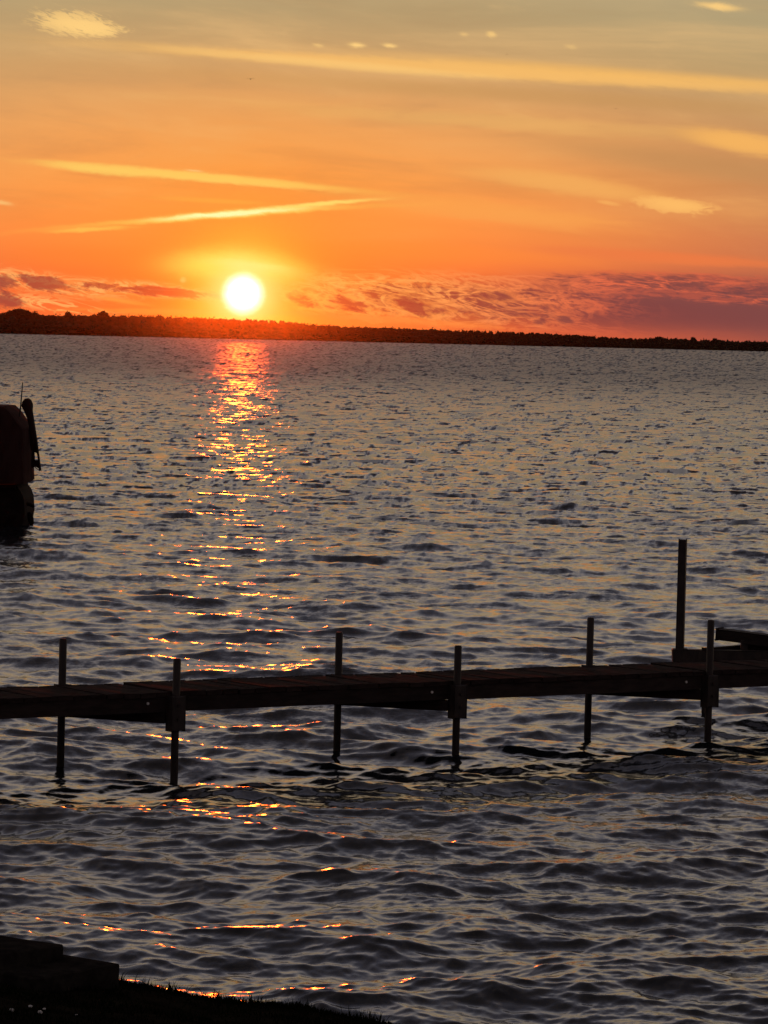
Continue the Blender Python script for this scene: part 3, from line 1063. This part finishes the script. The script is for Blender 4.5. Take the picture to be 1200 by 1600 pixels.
def build_bank():
    CY = 15.4
    crest = [(at(x, y, CY).x, at(x, y, CY).z) for x, y in CREST]

    def cz(x):
        return float(np.interp(x, [c[0] for c in crest], [c[1] for c in crest]))

    def zz(x, y):
        """bank surface height"""
        e = y - CY
        n = 0.018 * mnoise.noise(Vector((x * 2.2, y * 2.2, 0))) + 0.012 * mnoise.noise(Vector((x * 7, y * 7, 3)))
        if e <= 0:
            return cz(x * (CY / max(y, 4)) if y > 4 else x) - e * 0.062 + n * min(1, -e * 2)
        return cz(x) - 0.10 * e - 0.9 * e * e - (0.4 * max(0, e - .5))

    xs = np.concatenate([np.linspace(-9, -2.2, 24), np.linspace(-2.1, 1.6, 90), np.linspace(1.8, 9, 24)])
    ys = np.concatenate([np.linspace(2.0, 11.5, 20), np.linspace(11.8, 15.6, 60), np.linspace(15.7, 17.6, 16)])
    vs = [(x, y, zz(x, y)) for y in ys for x in xs]
    nx = len(xs)
    fs = [(j * nx + i, j * nx + i + 1, (j + 1) * nx + i + 1, (j + 1) * nx + i) for j in range(len(ys) - 1) for i in range(nx - 1)]
    me = bpy.data.meshes.new('bank')
    me.from_pydata(vs, [], fs)
    for p in me.polygons:
        p.use_smooth = True
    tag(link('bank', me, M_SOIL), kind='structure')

    # two stone slabs that step down to the right
    def slab(name, back_right, z, length, thick, wid, label):
        c = on_z(back_right[0], back_right[1], z)
        yaw = R(38)
        d = Vector((-math.cos(yaw), math.sin(yaw), 0))
        s = Vector((-math.sin(yaw), -math.cos(yaw), 0))
        A = c + s * wid / 2 - Vector((0, 0, thick / 2))
        B = A + d * length
        bm = bmesh.new()
        bm_bar(bm, A, B, wid, thick, 0.0)
        bmesh.ops.subdivide_edges(bm, edges=bm.edges[:], cuts=6, use_grid_fill=True)
        bmesh.ops.bevel(bm, geom=[e for e in bm.edges if e.is_manifold and e.calc_face_angle(0) > 1.0], offset=0.006, segments=1, affect='EDGES')
        for v in bm.verts:
            v.co += Vector((mnoise.noise(v.co * 9), mnoise.noise(v.co * 9 + Vector((5, 0, 0))), mnoise.noise(v.co * 9 + Vector((0, 7, 0))))) * 0.011
        o = from_bm(name, bm, M_STONE)
        tag(o, label, 'stone slab', 'stone slabs stepping down the bank')
        return o

    slab('stone_slab', (100, 1475), 1.045, 1.6, 0.16, 0.42, 'upper dark stone slab at the bottom left corner')
    slab('stone_slab', (188, 1505), 0.985, 1.5, 0.16, 0.5, 'lower dark stone slab beside the grass at bottom left')

    # grass blades
    gv, gf = [], []

    def blade(x, y, h):
        z = zz(x, y) - 0.005
        a = random.uniform(0, 6.28)
        w = random.uniform(0.0018, 0.0034)
        lx, ly = random.gauss(0, .35) * h, random.gauss(0, .35) * h
        i = len(gv)
        dx_, dy_ = math.cos(a) * w, math.sin(a) * w
        gv.extend([(x - dx_, y - dy_, z), (x + dx_, y + dy_, z), (x + lx * .45 + dx_ * .7, y + ly * .45 + dy_ * .7, z + h * .6),
                   (x + lx * .45 - dx_ * .7, y + ly * .45 - dy_ * .7, z + h * .6), (x + lx, y + ly, z + h)])
        gf.append((i, i + 1, i + 2, i + 3))
        gf.append((i + 3, i + 2, i + 4))

    for _ in range(26000):
        y = random.uniform(12.2, 15.5)
        x = random.uniform(-0.125, 0.06) * y
        k = 0.5 + 0.9 * max(0, mnoise.noise(Vector((x * 3, y * 3, 9))) + .3)
        blade(x, y, random.uniform(0.012, 0.035) * k)
    for _ in range(5200):
        y = 15.4 + random.gauss(0, 0.06)
        x = random.uniform(-0.085, 0.03) * y
        k = 0.55 + 0.9 * max(0, mnoise.noise(Vector((x * 5, 2, 9))) + .25)
        blade(x, y, random.uniform(0.008, 0.036) * k)
    for _ in range(200):
        y = 15.4 + random.gauss(0, 0.05)
        x = random.choice((-0.068, -0.060, -0.052, -0.041, -0.030, -0.018, -0.004, 0.0)) * y + random.gauss(0, 0.03)
        blade(x, y, random.uniform(0.03, 0.062))
    me = bpy.data.meshes.new('grass')
    me.from_pydata(gv, [], gf)
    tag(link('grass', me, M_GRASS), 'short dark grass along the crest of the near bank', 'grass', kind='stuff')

    # pale pebbles low in the corner
    for k, (px, py, r, lab) in enumerate(((18, 1581, .012, 'leftmost of the tiny pale pebbles in the bottom left grass'),
                                          (48, 1574, .009, 'highest of the tiny pale pebbles in the bottom left grass'),
                                          (62, 1584, .011, 'lower pebble of the close pale pair in the bottom left grass'),
                                          (69, 1578, .007, 'upper pebble of the close pale pair in the bottom left grass'),
                                          (120, 1587, .006, 'rightmost and smallest pale pebble in the bottom left grass'))):
        d = ray(px, py)
        t = 8.0
        for _ in range(4000):
            q = Vector((0, 0, CAM_H)) + d * t
            if q.z < zz(q.x, q.y):
                break
            t += 0.004
        bm = bmesh.new()
        bmesh.ops.create_icosphere(bm, subdivisions=2, radius=r)
        for v in bm.verts:
            v.co *= 1 + 0.35 * mnoise.noise(v.co * 60 + Vector((k, 0, 0)))
            v.co.z *= 0.6
            v.co += q + Vector((0, 0, r * .5))
        tag(from_bm('pebble', bm, M_PEBBLE, None, True), lab, 'pebble', 'pale pebbles in the bank grass')


build_bank()


# ------------------------------------------------------------------ birds
def bird(px, py, Y, span, label, flip=1):
    c = at(px, py, Y)
    root = empty('bird', c, label, 'bird', 'birds in the sunset sky')
    bm = bmesh.new()
    bm_tube(bm, [c + Vector((0, -span * .22, 0)), c + Vector((0, -span * .12, .01 * span)), c, c + Vector((0, span * .14, 0)), c + Vector((0, span * .26, 0))],
            [span * .01, span * .05, span * .075, span * .05, span * .01], 8)
    from_bm('body', bm, M_BIRD, root, True)
    for s in (-1, 1):
        bm = bmesh.new()
        st = [(0.03, 0.0, .09), (0.22, 0.10, .085), (0.40, 0.085, .06), (0.52, 0.03, .012)]
        rows = []
        for (w, z, ch) in st:
            q = c + Vector((s * w * span, 0, (z * flip) * span))
            rows.append([bm.verts.new(q + Vector((0, ch * span, 0))), bm.verts.new(q + Vector((0, 0, .012 * span))), bm.verts.new(q - Vector((0, ch * span, 0))), bm.verts.new(q - Vector((0, 0, .008 * span)))])
        for a, b in zip(rows, rows[1:]):
            for k in range(4):
                bm.faces.new((a[k], a[(k + 1) % 4], b[(k + 1) % 4], b[k]))
        bm.faces.new(rows[0])
        bm.faces.new(rows[-1][::-1])
        bmesh.ops.recalc_face_normals(bm, faces=bm.faces[:])
        from_bm('wing', bm, M_BIRD, root)


bird(391.5, 123.5, 150, 0.29, 'dark bird flying high above the sun, the largest one')
bird(792, 85, 160, 0.14, 'faint tiny bird near the top cloud band right of centre')
bird(962, 170, 160, 0.14, 'faint tiny bird high in the sky at right')


# ------------------------------------------------------------------ evening haze over the lake
def build_haze():
    x0, x1, y0, y1, z0, z1 = -6500, 6500, -120, 5600, -5.5, 20.0
    vs = [(x, y, z) for z in (z0, z1) for y in (y0, y1) for x in (x0, x1)]
    fs = [(0, 2, 3, 1), (4, 5, 7, 6), (0, 1, 5, 4), (2, 6, 7, 3), (0, 4, 6, 2), (1, 3, 7, 5)]
    me = bpy.data.meshes.new('haze')
    me.from_pydata(vs, [], fs)
    m = bpy.data.materials.new('evening_haze')
    m.use_nodes = True
    nt = m.node_tree
    nt.nodes.clear()
    out = nt.nodes.new('ShaderNodeOutputMaterial')
    v = nt.nodes.new('ShaderNodeVolumePrincipled')
    v.inputs['Color'].default_value = (0.95, 0.90, 0.86, 1)
    v.inputs['Density'].default_value = HAZE_DENSITY
    v.inputs['Anisotropy'].default_value = 0.987
    nt.links.new(v.outputs[0], out.inputs['Volume'])
    tag(link('haze', me, m), 'thin evening haze over the lake and far shore', 'haze', kind='stuff')


HAZE_DENSITY = 0.04e-4
build_haze()
